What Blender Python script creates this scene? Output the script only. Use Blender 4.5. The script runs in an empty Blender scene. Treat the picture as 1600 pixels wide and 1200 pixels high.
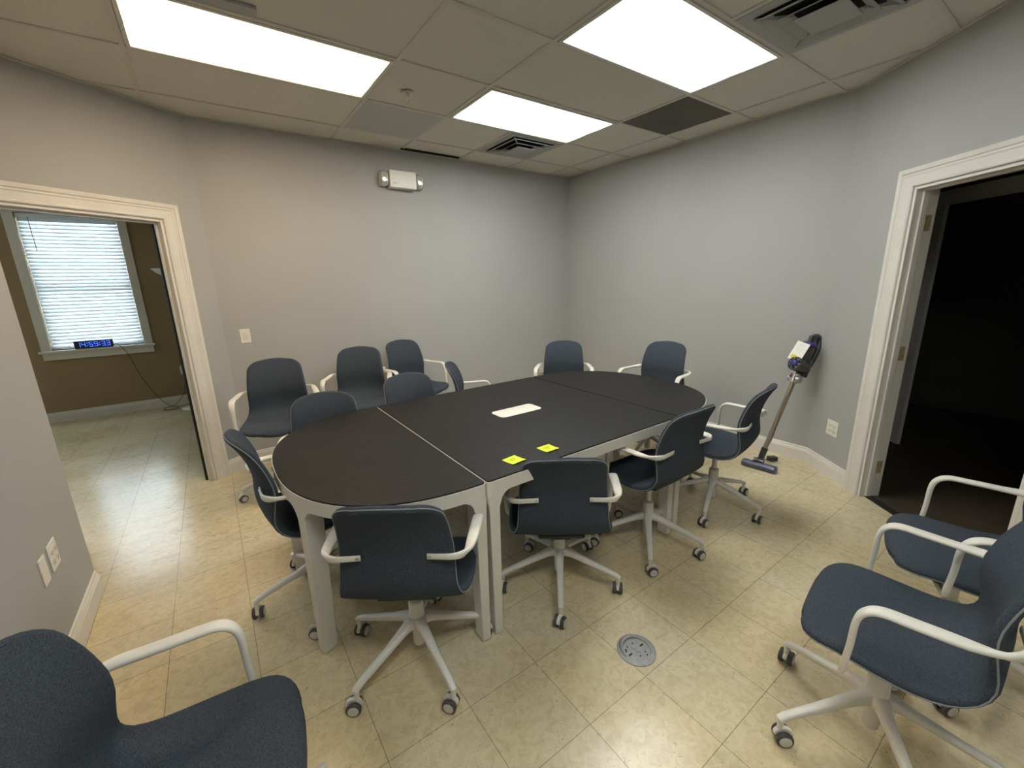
import bpy, bmesh, math, random
from mathutils import Vector, Matrix
random.seed(4)
S = bpy.context.scene
COL = S.collection
PI = math.pi
# ------------------------------------------------------------------ camera, world, exposure
FPX = 655.6
YAW, PITCH, ROLL = 0.6139, 0.2407, -0.0252
CAMZ = 1.508
CEIL = 2.713
fw = Vector((math.sin(YAW)*math.cos(PITCH), math.cos(YAW)*math.cos(PITCH), -math.sin(PITCH)))
rt0 = Vector((math.cos(YAW), -math.sin(YAW), 0)); up0 = rt0.cross(fw)
rt = math.cos(ROLL)*rt0 + math.sin(ROLL)*up0
up = -math.sin(ROLL)*rt0 + math.cos(ROLL)*up0
cd = bpy.data.cameras.new('camera'); cam = bpy.data.objects.new('camera', cd); COL.objects.link(cam)
cd.sensor_width = 36; cd.sensor_fit = 'HORIZONTAL'; cd.lens = FPX/1600*36; cd.clip_start = 0.02
cam.matrix_world = Matrix(((rt.x, up.x, -fw.x, 0), (rt.y, up.y, -fw.y, 0), (rt.z, up.z, -fw.z, CAMZ), (0, 0, 0, 1)))
S.camera = cam
S.view_settings.view_transform = 'Standard'; S.view_settings.look = 'None'
S.view_settings.gamma = 1; S.view_settings.use_curve_mapping = False
S.view_settings.exposure = 0.76
SKY = 14.0
LAMP_WARM = (1.0, 0.76, 0.50); LAMP_COOL = (0.96, 1.0, 0.96)
LAMP_W = 7.5; LAMP_C = 7.0
w = bpy.data.worlds.new('world'); S.world = w; w.use_nodes = True
bg = w.node_tree.nodes['Background']; bg.inputs[0].default_value = (0.76, 0.89, 1.0, 1); bg.inputs[1].default_value = SKY

# ------------------------------------------------------------------ materials
def mat(name, col, rough=0.5, metal=0.0, spec=0.5, noise=None, bump=None, emit=None, estr=0, trans=None, coat=0):
    m = bpy.data.materials.new(name); m.use_nodes = True
    nt = m.node_tree; b = nt.nodes['Principled BSDF']
    b.inputs['Base Color'].default_value = (*col, 1); b.inputs['Roughness'].default_value = rough
    b.inputs['Metallic'].default_value = metal; b.inputs['Specular IOR Level'].default_value = spec
    b.inputs['Coat Weight'].default_value = coat
    tc = nt.nodes.new('ShaderNodeTexCoord')
    if noise:                       # (scale, second colour, detail)
        n = nt.nodes.new('ShaderNodeTexNoise'); n.inputs['Scale'].default_value = noise[0]; n.inputs['Detail'].default_value = noise[2]
        nt.links.new(tc.outputs['Object'], n.inputs['Vector'])
        r = nt.nodes.new('ShaderNodeValToRGB'); r.color_ramp.elements[0].position = .35; r.color_ramp.elements[1].position = .65
        r.color_ramp.elements[0].color = (*col, 1); r.color_ramp.elements[1].color = (*noise[1], 1)
        nt.links.new(n.outputs['Fac'], r.inputs['Fac']); nt.links.new(r.outputs['Color'], b.inputs['Base Color'])
    if bump:                        # (scale, strength, distance)
        n = nt.nodes.new('ShaderNodeTexNoise'); n.inputs['Scale'].default_value = bump[0]; n.inputs['Detail'].default_value = 3
        nt.links.new(tc.outputs['Object'], n.inputs['Vector'])
        bp = nt.nodes.new('ShaderNodeBump'); bp.inputs['Strength'].default_value = bump[1]; bp.inputs['Distance'].default_value = bump[2]
        nt.links.new(n.outputs['Fac'], bp.inputs['Height']); nt.links.new(bp.outputs['Normal'], b.inputs['Normal'])
    if emit:
        b.inputs['Emission Color'].default_value = (*emit, 1); b.inputs['Emission Strength'].default_value = estr
    return m

M = {}
M['wall'] = mat('grey_wall_paint', (.385, .383, .375), .75, noise=(1.4, (.40, .398, .39), 2), bump=(90, .12, .004))
M['tan'] = mat('tan_wall_paint', (.31, .225, .125), .75, noise=(2, (.34, .245, .14), 2), bump=(90, .1, .004))
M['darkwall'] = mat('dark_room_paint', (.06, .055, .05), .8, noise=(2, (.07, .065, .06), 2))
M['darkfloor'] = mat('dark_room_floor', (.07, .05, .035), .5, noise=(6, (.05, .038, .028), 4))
M['ceil'] = mat('ceiling_tile', (.60, .58, .52), .9, noise=(320, (.68, .66, .60), 4), bump=(260, .35, .003))
M['tbar'] = mat('ceiling_bar', (.58, .56, .51), .6, noise=(3, (.60, .58, .53), 1))
M['trim'] = mat('white_gloss_trim', (.72, .69, .64), .38, noise=(5, (.68, .65, .60), 3), bump=(12, .05, .004))
M['frame'] = mat('white_powder_coat', (.70, .67, .61), .42, noise=(60, (.68, .65, .59), 2), bump=(900, .05, .0006))
M['plastic'] = mat('white_plastic', (.78, .75, .68), .35, noise=(30, (.76, .73, .66), 1))
M['fabric'] = mat('slate_blue_fabric', (.034, .043, .056), .92, spec=.2, noise=(300, (.060, .074, .094), 4), bump=(600, .45, .0012))
M['piping'] = mat('grey_piping', (.20, .215, .225), .8, noise=(300, (.24, .25, .26), 2))
M['dark'] = mat('black_plastic', (.02, .02, .022), .4, noise=(80, (.03, .03, .032), 2))
M['tyre'] = mat('dark_grey_rubber', (.06, .055, .052), .55, noise=(80, (.075, .07, .065), 2))
M['hubcap'] = mat('light_grey_plastic', (.55, .53, .50), .4, noise=(60, (.58, .56, .53), 1))
M['steel'] = mat('brushed_steel', (.55, .54, .52), .35, metal=.9, noise=(50, (.5, .49, .47), 2))
M['note'] = mat('yellow_note_paper', (.72, .85, .02), .7, noise=(60, (.68, .82, .03), 2))
M['ink'] = mat('pen_ink', (.16, .20, .02), .7, noise=(90, (.2, .24, .03), 1))
M['zinc'] = mat('grey_cast_metal', (.30, .30, .29), .5, metal=.4, noise=(60, (.36, .36, .35), 3), bump=(70, .2, .002))
M['hole'] = mat('black_hole', (.004, .004, .004), .9, noise=(60, (.006, .006, .006), 1))
M['purple'] = mat('dark_purple_plastic', (.02, .018, .16), .3, noise=(30, (.03, .025, .19), 1), coat=.4)
M['vacgrey'] = mat('smoked_grey_plastic', (.025, .024, .025), .28, noise=(25, (.045, .042, .043), 2), coat=.5)
M['vacred'] = mat('maroon_plastic', (.12, .012, .02), .3, noise=(30, (.14, .02, .03), 1))
M['silver'] = mat('silver_plastic', (.42, .42, .43), .25, metal=.5, noise=(30, (.46, .46, .47), 1))
M['wand'] = mat('bronze_metal_tube', (.28, .235, .185), .35, metal=.55, noise=(20, (.31, .26, .20), 2))
M['head'] = mat('blue_grey_plastic', (.06, .065, .12), .3, noise=(20, (.08, .085, .15), 2), coat=.4)
M['paper'] = mat('white_card', (.85, .84, .78), .6, noise=(80, (.82, .81, .75), 2))
M['yellow'] = mat('yellow_print', (.75, .68, .05), .6, noise=(160, (.6, .5, .04), 2))
M['print'] = mat('faint_grey_print', (.55, .55, .50), .6, noise=(200, (.7, .7, .65), 2))
M['brass'] = mat('worn_brass', (.42, .32, .14), .5, metal=.4, noise=(50, (.5, .42, .25), 3))
M['slat'] = mat('white_blind_slat', (.85, .88, .90), .5, noise=(10, (.83, .86, .88), 1))
M['led'] = mat('blue_led', (.01, .02, .3), .4, emit=(.03, .10, 1.0), estr=2.6)
M['cord'] = mat('dark_cord', (.05, .04, .03), .6, noise=(50, (.06, .05, .04), 1))
M['black_strip'] = mat('black_edge_strip', (.008, .008, .008), .7, noise=(50, (.012, .012, .012), 1))
M['lampwhite'] = mat('white_glass_shade', (.80, .85, .85), .35, noise=(8, (.78, .83, .83), 1))
M['dustgrey'] = mat('dark_grey_grille', (.10, .098, .092), .85, noise=(3, (.125, .115, .098), 4), bump=(300, .4, .003))
M['panel'] = mat('unlit_diffuser_panel', (.42, .43, .42), .45, noise=(500, (.46, .47, .46), 2), bump=(500, .4, .002))
M['clear'] = mat('frosted_lens', (.50, .49, .46), .12, noise=(30, (.40, .39, .37), 3), coat=1)
M['bulb'] = mat('chrome_reflector', (.60, .59, .56), .3, metal=.7, noise=(30, (.8, .79, .75), 1))
M['duct'] = mat('grey_diffuser_metal', (.36, .37, .365), .5, noise=(20, (.38, .39, .385), 2))
M['tube'] = mat('grey_gas_column', (.62, .60, .57), .3, metal=.3, noise=(40, (.6, .58, .55), 1))

# the slats let some daylight through
def translucent(m, col, fac):
    nt = m.node_tree; b = nt.nodes['Principled BSDF']; o = nt.nodes['Material Output']
    t = nt.nodes.new('ShaderNodeBsdfTranslucent'); t.inputs[0].default_value = (*col, 1)
    x = nt.nodes.new('ShaderNodeMixShader'); x.inputs[0].default_value = fac
    nt.links.new(b.outputs[0], x.inputs[1]); nt.links.new(t.outputs[0], x.inputs[2]); nt.links.new(x.outputs[0], o.inputs[0])
translucent(M['slat'], (.80, .88, .92), .07)
def glass_mat():
    m = bpy.data.materials.new('window_glass'); m.use_nodes = True; nt = m.node_tree; nt.nodes.clear()
    o = nt.nodes.new('ShaderNodeOutputMaterial'); t = nt.nodes.new('ShaderNodeBsdfTransparent'); g = nt.nodes.new('ShaderNodeBsdfGlossy')
    g.inputs['Roughness'].default_value = .02; f = nt.nodes.new('ShaderNodeFresnel'); f.inputs[0].default_value = 1.45
    t.inputs[0].default_value = (.93, .96, .96, 1)
    x = nt.nodes.new('ShaderNodeMixShader'); nt.links.new(f.outputs[0], x.inputs[0]); nt.links.new(t.outputs[0], x.inputs[1]); nt.links.new(g.outputs[0], x.inputs[2])
    nt.links.new(x.outputs[0], o.inputs[0]); return m
M['glass'] = glass_mat()

def lamp_mat(name, col, strength, tubes=True):
    # a prismatic diffuser lit from behind by two tubes: brighter along two lines
    m = bpy.data.materials.new(name); m.use_nodes = True; nt = m.node_tree; b = nt.nodes['Principled BSDF']
    b.inputs['Base Color'].default_value = (.8, .8, .78, 1); b.inputs['Roughness'].default_value = .3
    b.inputs['Emission Color'].default_value = (*col, 1)
    tc = nt.nodes.new('ShaderNodeTexCoord'); sp = nt.nodes.new('ShaderNodeSeparateXYZ'); nt.links.new(tc.outputs['Object'], sp.inputs[0])
    def math_(op, a, b_=None):
        n = nt.nodes.new('ShaderNodeMath'); n.operation = op
        for i, v in enumerate((a, b_)):
            if v is None: continue
            if isinstance(v, (int, float)): n.inputs[i].default_value = v
            else: nt.links.new(v, n.inputs[i])
        return n.outputs[0]
    ay = math_('ABSOLUTE', sp.outputs[1]); d = math_('ABSOLUTE', math_('SUBTRACT', ay, .15))
    g = math_('POWER', math_('MAXIMUM', math_('SUBTRACT', 1.0, math_('DIVIDE', d, .17)), 0.0), 1.6)
    ax = math_('ABSOLUTE', sp.outputs[0]); e = math_('MINIMUM', math_('MULTIPLY', math_('MAXIMUM', math_('SUBTRACT', .61, ax), 0.0), 9.0), 1.0)
    s = math_('MULTIPLY', math_('ADD', math_('MULTIPLY', math_('MULTIPLY', g, e), 2.45), .12), strength)
    nt.links.new(s, b.inputs['Emission Strength']); return m
M['lampwarm'] = lamp_mat('lit_diffuser_warm', LAMP_WARM, LAMP_W)
M['lampcool'] = lamp_mat('lit_diffuser_cool', LAMP_COOL, LAMP_C)

def floor_mat():
    m = bpy.data.materials.new('vinyl_floor_tile'); m.use_nodes = True; nt = m.node_tree; b = nt.nodes['Principled BSDF']
    L = nt.links.new
    tc = nt.nodes.new('ShaderNodeTexCoord'); mp = nt.nodes.new('ShaderNodeMapping'); L(tc.outputs['Object'], mp.inputs[0])
    mp.inputs['Location'].default_value = (-1.4628, -.7896, 0)
    br = nt.nodes.new('ShaderNodeTexBrick'); br.offset = 0; br.squash = 1
    br.inputs['Scale'].default_value = 1; br.inputs['Brick Width'].default_value = .305; br.inputs['Row Height'].default_value = .305
    br.inputs['Mortar Size'].default_value = .0013; br.inputs['Mortar Smooth'].default_value = .3; br.inputs['Bias'].default_value = 0
    br.inputs['Color1'].default_value = (.76, .64, .42, 1); br.inputs['Color2'].default_value = (.70, .615, .435, 1); br.inputs['Mortar'].default_value = (.30, .255, .18, 1)
    L(mp.outputs[0], br.inputs['Vector'])
    n1 = nt.nodes.new('ShaderNodeTexNoise'); n1.inputs['Scale'].default_value = 26; n1.inputs['Detail'].default_value = 5; n1.inputs['Distortion'].default_value = 1.2; L(tc.outputs['Object'], n1.inputs['Vector'])
    r1 = nt.nodes.new('ShaderNodeValToRGB'); r1.color_ramp.elements[0].position = .3; r1.color_ramp.elements[0].color = (.84, .82, .77, 1); r1.color_ramp.elements[1].position = .6; r1.color_ramp.elements[1].color = (1, 1, 1, 1); L(n1.outputs['Fac'], r1.inputs[0])
    n2 = nt.nodes.new('ShaderNodeTexNoise'); n2.inputs['Scale'].default_value = 1.7; n2.inputs['Detail'].default_value = 4; L(tc.outputs['Object'], n2.inputs['Vector'])
    r2 = nt.nodes.new('ShaderNodeValToRGB'); r2.color_ramp.elements[0].position = .35; r2.color_ramp.elements[0].color = (.86, .83, .76, 1); r2.color_ramp.elements[1].position = .62; r2.color_ramp.elements[1].color = (1, 1, 1, 1); L(n2.outputs['Fac'], r2.inputs[0])
    # small dark flecks of the vinyl
    n3 = nt.nodes.new('ShaderNodeTexNoise'); n3.inputs['Scale'].default_value = 75; n3.inputs['Detail'].default_value = 2; n3.inputs['Distortion'].default_value = 2; L(tc.outputs['Object'], n3.inputs['Vector'])
    r3 = nt.nodes.new('ShaderNodeValToRGB'); r3.color_ramp.elements[0].position = .27; r3.color_ramp.elements[0].color = (.66, .60, .50, 1); r3.color_ramp.elements[1].position = .36; r3.color_ramp.elements[1].color = (1, 1, 1, 1); L(n3.outputs['Fac'], r3.inputs[0])
    prev = br.outputs['Color']
    for r in (r1, r2, r3):
        x = nt.nodes.new('ShaderNodeMix'); x.data_type = 'RGBA'; x.blend_type = 'MULTIPLY'; x.inputs[0].default_value = 1
        L(prev, x.inputs[6]); L(r.outputs[0], x.inputs[7]); prev = x.outputs[2]
    mp3 = nt.nodes.new('ShaderNodeMapping'); mp3.inputs['Rotation'].default_value = (0, 0, .55); mp3.inputs['Scale'].default_value = (1.1, 6.5, 1); L(tc.outputs['Object'], mp3.inputs[0])
    n6 = nt.nodes.new('ShaderNodeTexNoise'); n6.inputs['Scale'].default_value = 2.1; n6.inputs['Detail'].default_value = 3; n6.inputs['Distortion'].default_value = .6; L(mp3.outputs[0], n6.inputs['Vector'])
    def mth(op, a, b_=None):
        n = nt.nodes.new('ShaderNodeMath'); n.operation = op
        for i, v in enumerate((a, b_)):
            if v is None: continue
            if isinstance(v, (int, float)): n.inputs[i].default_value = v
            else: L(v, n.inputs[i])
        return n.outputs[0]
    line = mth('MAXIMUM', mth('SUBTRACT', 1.0, mth('MULTIPLY', mth('ABSOLUTE', mth('SUBTRACT', n6.outputs['Fac'], .5)), 95.0)), 0.0)
    vd = nt.nodes.new('ShaderNodeVectorMath'); vd.operation = 'DISTANCE'; vd.inputs[1].default_value = (-.42, 3.15, 0); L(tc.outputs['Object'], vd.inputs[0])
    msk = mth('MINIMUM', mth('MAXIMUM', mth('MULTIPLY', mth('SUBTRACT', .75, vd.outputs['Value']), 3.0), 0.0), 1.0)
    scr = mth('MULTIPLY', mth('MULTIPLY', line, msk), .55)
    x = nt.nodes.new('ShaderNodeMix'); x.data_type = 'RGBA'; L(scr, x.inputs[0]); L(prev, x.inputs[6]); x.inputs[7].default_value = (.22, .19, .15, 1); prev = x.outputs[2]
    L(prev, b.inputs['Base Color'])
    n4 = nt.nodes.new('ShaderNodeTexNoise'); n4.inputs['Scale'].default_value = 5; n4.inputs['Detail'].default_value = 5; L(tc.outputs['Object'], n4.inputs['Vector'])
    mr = nt.nodes.new('ShaderNodeMapRange'); mr.inputs['To Min'].default_value = .16; mr.inputs['To Max'].default_value = .28; L(n4.outputs['Fac'], mr.inputs[0]); L(mr.outputs[0], b.inputs['Roughness'])
    # scuffed, lifting surface: stretched wrinkles
    mp2 = nt.nodes.new('ShaderNodeMapping'); mp2.inputs['Rotation'].default_value = (0, 0, .35); mp2.inputs['Scale'].default_value = (1.3, 7, 1); L(tc.outputs['Object'], mp2.inputs[0])
    n5 = nt.nodes.new('ShaderNodeTexNoise'); n5.inputs['Scale'].default_value = 2.4; n5.inputs['Detail'].default_value = 6; L(mp2.outputs[0], n5.inputs['Vector'])
    b1 = nt.nodes.new('ShaderNodeBump'); b1.inputs['Strength'].default_value = .14; b1.inputs['Distance'].default_value = .006; L(n5.outputs['Fac'], b1.inputs['Height'])
    b2 = nt.nodes.new('ShaderNodeBump'); b2.invert = True; b2.inputs['Strength'].default_value = .3; b2.inputs['Distance'].default_value = .001; L(br.outputs['Fac'], b2.inputs['Height']); L(b1.outputs[0], b2.inputs['Normal'])
    L(b2.outputs[0], b.inputs['Normal'])
    return m
M['floor'] = floor_mat()

def wood_mat(name, c1, c2):
    m = bpy.data.materials.new(name); m.use_nodes = True; nt = m.node_tree; b = nt.nodes['Principled BSDF']; L = nt.links.new
    tc = nt.nodes.new('ShaderNodeTexCoord'); mp = nt.nodes.new('ShaderNodeMapping'); mp.inputs['Scale'].default_value = (1.2, 9, 1); L(tc.outputs['Object'], mp.inputs[0])
    n = nt.nodes.new('ShaderNodeTexNoise'); n.inputs['Scale'].default_value = 1.6; n.inputs['Detail'].default_value = 2; L(mp.outputs[0], n.inputs['Vector'])
    wv = nt.nodes.new('ShaderNodeMath'); wv.operation = 'MULTIPLY'; wv.inputs[1].default_value = 90; L(n.outputs['Fac'], wv.inputs[0])
    sn = nt.nodes.new('ShaderNodeMath'); sn.operation = 'SINE'; L(wv.outputs[0], sn.inputs[0])
    r = nt.nodes.new('ShaderNodeValToRGB'); r.color_ramp.elements[0].color = (*c1, 1); r.color_ramp.elements[1].color = (*c2, 1); r.color_ramp.elements[0].position = .2; L(sn.outputs[0], r.inputs[0])
    L(r.outputs[0], b.inputs['Base Color']); b.inputs['Roughness'].default_value = .5; b.inputs['Specular IOR Level'].default_value = .24
    bp = nt.nodes.new('ShaderNodeBump'); bp.inputs['Strength'].default_value = .12; bp.inputs['Distance'].default_value = .001; L(sn.outputs[0], bp.inputs['Height']); L(bp.outputs[0], b.inputs['Normal'])
    return m
M['blackwood'] = wood_mat('black_stained_ash', (.009, .008, .0078), (.016, .0145, .0135))

# ------------------------------------------------------------------ mesh helpers
class MB:
    def __init__(s): s.v = []; s.f = []; s.m = []; s.cur = 0
    def add(s, vs, fs):
        o = len(s.v); s.v += [tuple(v) for v in vs]; s.f += [tuple(i+o for i in f) for f in fs]; s.m += [s.cur]*len(fs); return s
    def box(s, c, d, rz=0, T=None):
        hx, hy, hz = d[0]/2, d[1]/2, d[2]/2; vs = []
        for z in (-hz, hz):
            for x, y in ((-hx, -hy), (hx, -hy), (hx, hy), (-hx, hy)):
                p = Vector((x, y, z))
                if T is not None: p = T @ p
                elif rz: p = Matrix.Rotation(rz, 3, 'Z') @ p
                vs.append(p + Vector(c))
        return s.add(vs, [(0, 3, 2, 1), (4, 5, 6, 7), (0, 1, 5, 4), (1, 2, 6, 5), (2, 3, 7, 6), (3, 0, 4, 7)])
    def bb(s, x0, x1, y0, y1, z0, z1): return s.box(((x0+x1)/2, (y0+y1)/2, (z0+z1)/2), (x1-x0, y1-y0, z1-z0))
    def loft(s, rings, cap=True, closed=True):
        n = len(rings[0]); vs = [p for r in rings for p in r]; fs = []
        for i in range(len(rings)-1):
            for j in range(n if closed else n-1):
                a = i*n+j; b = i*n+(j+1) % n; fs.append((a, b, b+n, a+n))
        if cap: fs.append(tuple(range(n-1, -1, -1))); fs.append(tuple((len(rings)-1)*n+j for j in range(n)))
        return s.add(vs, fs)
    def lathe(s, prof, c=(0, 0, 0), n=24, T=None, cap=True):
        rings = []
        for r, z in prof:
            ring = []
            for j in range(n):
                p = Vector((r*math.cos(2*PI*j/n), r*math.sin(2*PI*j/n), z))
                if T is not None: p = T @ p
                ring.append(p + Vector(c))
            rings.append(ring)
        return s.loft(rings, cap)
    def cyl(s, p0, p1, r0, r1=None, n=16):
        p0, p1 = Vector(p0), Vector(p1); d = p1-p0; T = d.to_track_quat('Z', 'Y').to_matrix()
        return s.lathe([(r0, 0), (r0 if r1 is None else r1, d.length)], p0, n, T)
    def tube(s, pts, r, n=10, cap=True):
        pts = [Vector(p) for p in pts]; rings = []; up_ = None
        for i, p in enumerate(pts):
            t = (pts[min(i+1, len(pts)-1)]-pts[max(i-1, 0)]).normalized()
            if up_ is None: up_ = t.orthogonal().normalized()
            up_ = (up_ - t*up_.dot(t)).normalized(); b = t.cross(up_)
            rr = r[i] if isinstance(r, (list, tuple)) else r
            rings.append([p + (up_*math.cos(2*PI*j/n)+b*math.sin(2*PI*j/n))*rr for j in range(n)])
        return s.loft(rings, cap)
    def build(s, name, mats, parent=None, smooth=True, bevel=0, seg=2, angle=35, loc=None):
        me = bpy.data.meshes.new(name); me.from_pydata(s.v, [], s.f)
        for k in (mats if isinstance(mats, (list, tuple)) else [mats]): me.materials.append(M[k])
        for i, p in enumerate(me.polygons): p.material_index = s.m[i]; p.use_smooth = smooth
        me.update()
        bm = bmesh.new(); bm.from_mesh(me); bmesh.ops.recalc_face_normals(bm, faces=bm.faces); bm.to_mesh(me); bm.free()
        o = bpy.data.objects.new(name, me); COL.objects.link(o)
        if parent is not None: o.parent = parent
        if loc is not None: o.location = loc
        if bevel:
            b = o.modifiers.new('bevel', 'BEVEL'); b.width = bevel; b.segments = seg; b.limit_method = 'ANGLE'; b.angle_limit = math.radians(40)
            b.use_clamp_overlap = True
        if smooth: me.set_sharp_from_angle(angle=math.radians(angle))
        return o
def catmull(pts, per=8):
    out = []; n = len(pts)
    for i in range(n-1):
        p0, p1, p2, p3 = pts[max(i-1, 0)], pts[i], pts[i+1], pts[min(i+2, n-1)]
        for k in range(per):
            t = k/per; out.append([.5*((2*b)+(-a+c)*t+(2*a-5*b+4*c-d)*t*t+(-a+3*b-3*c+d)*t**3) for a, b, c, d in zip(p0, p1, p2, p3)])
    out.append(list(pts[-1])); return out
def empty(name, loc=(0, 0, 0), rz=0):
    o = bpy.data.objects.new(name, None); COL.objects.link(o); o.location = loc; o.rotation_euler = (0, 0, rz); o.empty_display_size = .1; return o
def tag(o, label, cat, group=None, kind=None):
    o['label'] = label; o['category'] = cat
    if group: o['group'] = group
    if kind: o['kind'] = kind
    return o
def struct(o, label=None):
    o['kind'] = 'structure'
    if label: o['label'] = label
    return o
def rrect(wx, wy, r, n=5):
    pts = []
    for cx, cy, a0 in ((wx/2-r, wy/2-r, 0), (-wx/2+r, wy/2-r, PI/2), (-wx/2+r, -wy/2+r, PI), (wx/2-r, -wy/2+r, 1.5*PI)):
        for k in range(n+1):
            a = a0+PI/2*k/n; pts.append((cx+r*math.cos(a), cy+r*math.sin(a)))
    return pts

# ------------------------------------------------------------------ room geometry
AR, AL = math.radians(52), math.radians(34)
BR, BL = Vector((3.82, 1.235, 0)), Vector((.07, 4.11, 0))
UR = Vector((-math.cos(AR), -math.sin(AR), 0)); NR = Vector((-math.sin(AR), math.cos(AR), 0))     # along the wall, into the room
UL = Vector((-math.cos(AL), -math.sin(AL), 0)); NL = Vector((math.sin(AL), -math.cos(AL), 0))
WT = .13; WTL = .085
def wall_box(mb, P, U, N, s0, s1, z0, z1, t=WT, off=0):
    a = P+U*s0+N*off; b = P+U*s1+N*off; vs = []
    for z in (z0, z1):
        for p in (a, b, b-N*t, a-N*t): vs.append((p.x, p.y, z))
    mb.add(vs, [(0, 3, 2, 1), (4, 5, 6, 7), (0, 1, 5, 4), (1, 2, 6, 5), (2, 3, 7, 6), (3, 0, 4, 7)])
HT = CEIL+.007
DH = 1.985                       # door opening height
RO0, RO1 = .57, 1.47             # right opening along the diagonal wall
LO0, LO1 = .285, 1.16
X, Y = Vector((1, 0, 0)), Vector((0, 1, 0))
mb = MB(); mb.bb(-4.2, 7, -3, 7.4, -.1, 0); struct(mb.build('floor', 'floor', smooth=False))
mb = MB(); mb.bb(-4.2, 7, -3, 7.4, HT, HT+.1); struct(mb.build('ceiling', 'ceil', smooth=False))
mb = MB(); wall_box(mb, BL, X, -Y, 0, 3.82-.07+.12, 0, HT); struct(mb.build('wall_back', 'wall', smooth=False))
mb = MB(); wall_box(mb, Vector((3.82, 4.11, 0)), -Y, -X, -.13, 4.11-1.235, 0, HT); struct(mb.build('wall_right', 'wall', smooth=False))
mb = MB(); wall_box(mb, BR, UR, NR, 0, RO0, 0, HT); wall_box(mb, BR, UR, NR, RO1, 2.0, 0, HT); wall_box(mb, BR, UR, NR, RO0, RO1, DH, HT)
struct(mb.build('wall_right_diagonal', 'wall', smooth=False))
mb = MB(); wall_box(mb, BL, UL, NL, 0, LO0, 0, HT, WTL); wall_box(mb, BL, UL, NL, LO1, 1.32, 0, HT, WTL); wall_box(mb, BL, UL, NL, LO0, LO1, DH, HT, WTL)
struct(mb.build('wall_left_diagonal', 'wall', smooth=False))
P2 = BL+UL*1.32; P1 = Vector((-.69, 2.775, 0)); d = (P1-P2); nn = Vector((-d.y, d.x, 0)).normalized()
if nn.dot(Vector((1, 0, 0))) < 0: nn = -nn
# near left wall: a solid pier that ends in the corner beside the doorway
mb = MB(); vs = []
pier = [(-.69, -1.1), (-.69, 2.775), (P2.x, P2.y), (P2.x-.35, P2.y-.1), (-1.5, 2.2), (-1.0, -1.1)]
for z in (0, HT): vs += [(x, y, z) for x, y in pier]
n = len(pier); mb.add(vs, [tuple(range(n-1, -1, -1)), tuple(range(n, 2*n))]+[(i, (i+1) % n, (i+1) % n+n, i+n) for i in range(n)])
struct(mb.build('wall_left', 'wall', smooth=False))
E6 = BR+UR*2.0
mb = MB(); mb.bb(E6.x, E6.x+.13, -1.1, E6.y+.1, 0, HT); struct(mb.build('wall_right_rear', 'wall', smooth=False))
mb = MB(); mb.bb(-.69, E6.x+.13, -1.23, -1.1, 0, HT); struct(mb.build('wall_front', 'wall', smooth=False))
# second room behind the left doorway
WX0, WX1, WZ0, WZ1 = -1.56, -.735, .85, 2.365
mb = MB(); mb.bb(-4.1, -3.9, 7.05, 7.2, 0, HT); mb.bb(-2.0, WX0, 7.05, 7.2, 0, HT); mb.bb(-3.9, -2.0, 7.05, 7.2, 0, WZ0); mb.bb(-3.9, -2.0, 7.05, 7.2, WZ1, HT); mb.bb(WX1, 1.6, 7.05, 7.2, 0, HT); mb.bb(WX0, WX1, 7.05, 7.2, 0, WZ0); mb.bb(WX0, WX1, 7.05, 7.2, WZ1, HT)
struct(mb.build('wall_window_side', 'tan', smooth=False))
mb = MB(); mb.bb(-4.2, -4.1, 1.5, 7.2, 0, HT); mb.bb(-4.2, -1.5, 1.4, 1.5, 0, HT); struct(mb.build('wall_far_left', 'tan', smooth=False))
mb = MB(); mb.bb(1.5, 1.6, 4.24, 7.05, 0, HT); struct(mb.build('wall_far_right', 'tan', smooth=False))
# dark room behind the right doorway
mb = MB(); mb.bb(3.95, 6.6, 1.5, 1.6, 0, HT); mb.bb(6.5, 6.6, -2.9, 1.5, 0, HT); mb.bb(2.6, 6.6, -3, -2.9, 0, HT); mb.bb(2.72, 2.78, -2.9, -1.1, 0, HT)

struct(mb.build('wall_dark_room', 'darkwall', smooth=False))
# its darker floor starts at the door's threshold
a = BR+UR*RO0-NR*.05; b = BR+UR*RO1-NR*.05
mb = MB(); vs = []
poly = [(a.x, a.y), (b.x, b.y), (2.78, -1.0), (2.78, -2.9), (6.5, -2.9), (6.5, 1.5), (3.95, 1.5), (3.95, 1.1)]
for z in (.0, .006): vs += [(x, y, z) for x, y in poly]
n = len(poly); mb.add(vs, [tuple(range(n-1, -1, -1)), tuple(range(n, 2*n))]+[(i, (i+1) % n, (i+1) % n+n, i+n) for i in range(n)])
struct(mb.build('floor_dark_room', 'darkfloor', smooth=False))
mb = MB(); q0 = BR-NR*1.0
def alongs(x, y): return (Vector((x, y, 0))-BR).dot(UR)
sA = alongs(4.80, .90)
wall_box(mb, BR, UR, NR, sA-.12, sA+1.3, 2.0, 2.11, .03, -1.0); wall_box(mb, BR, UR, NR, sA-.12, sA, 0, 2.0, .03, -1.0); wall_box(mb, BR, UR, NR, sA+1.18, sA+1.3, 0, 2.0, .03, -1.0)
struct(mb.build('trim_4', 'trim', smooth=False))
mb = MB(); wall_box(mb, BR, UR, NR, RO0, RO1, 0, .009, .045, -.035); struct(mb.build('trim_1', 'black_strip', smooth=False))

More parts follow.
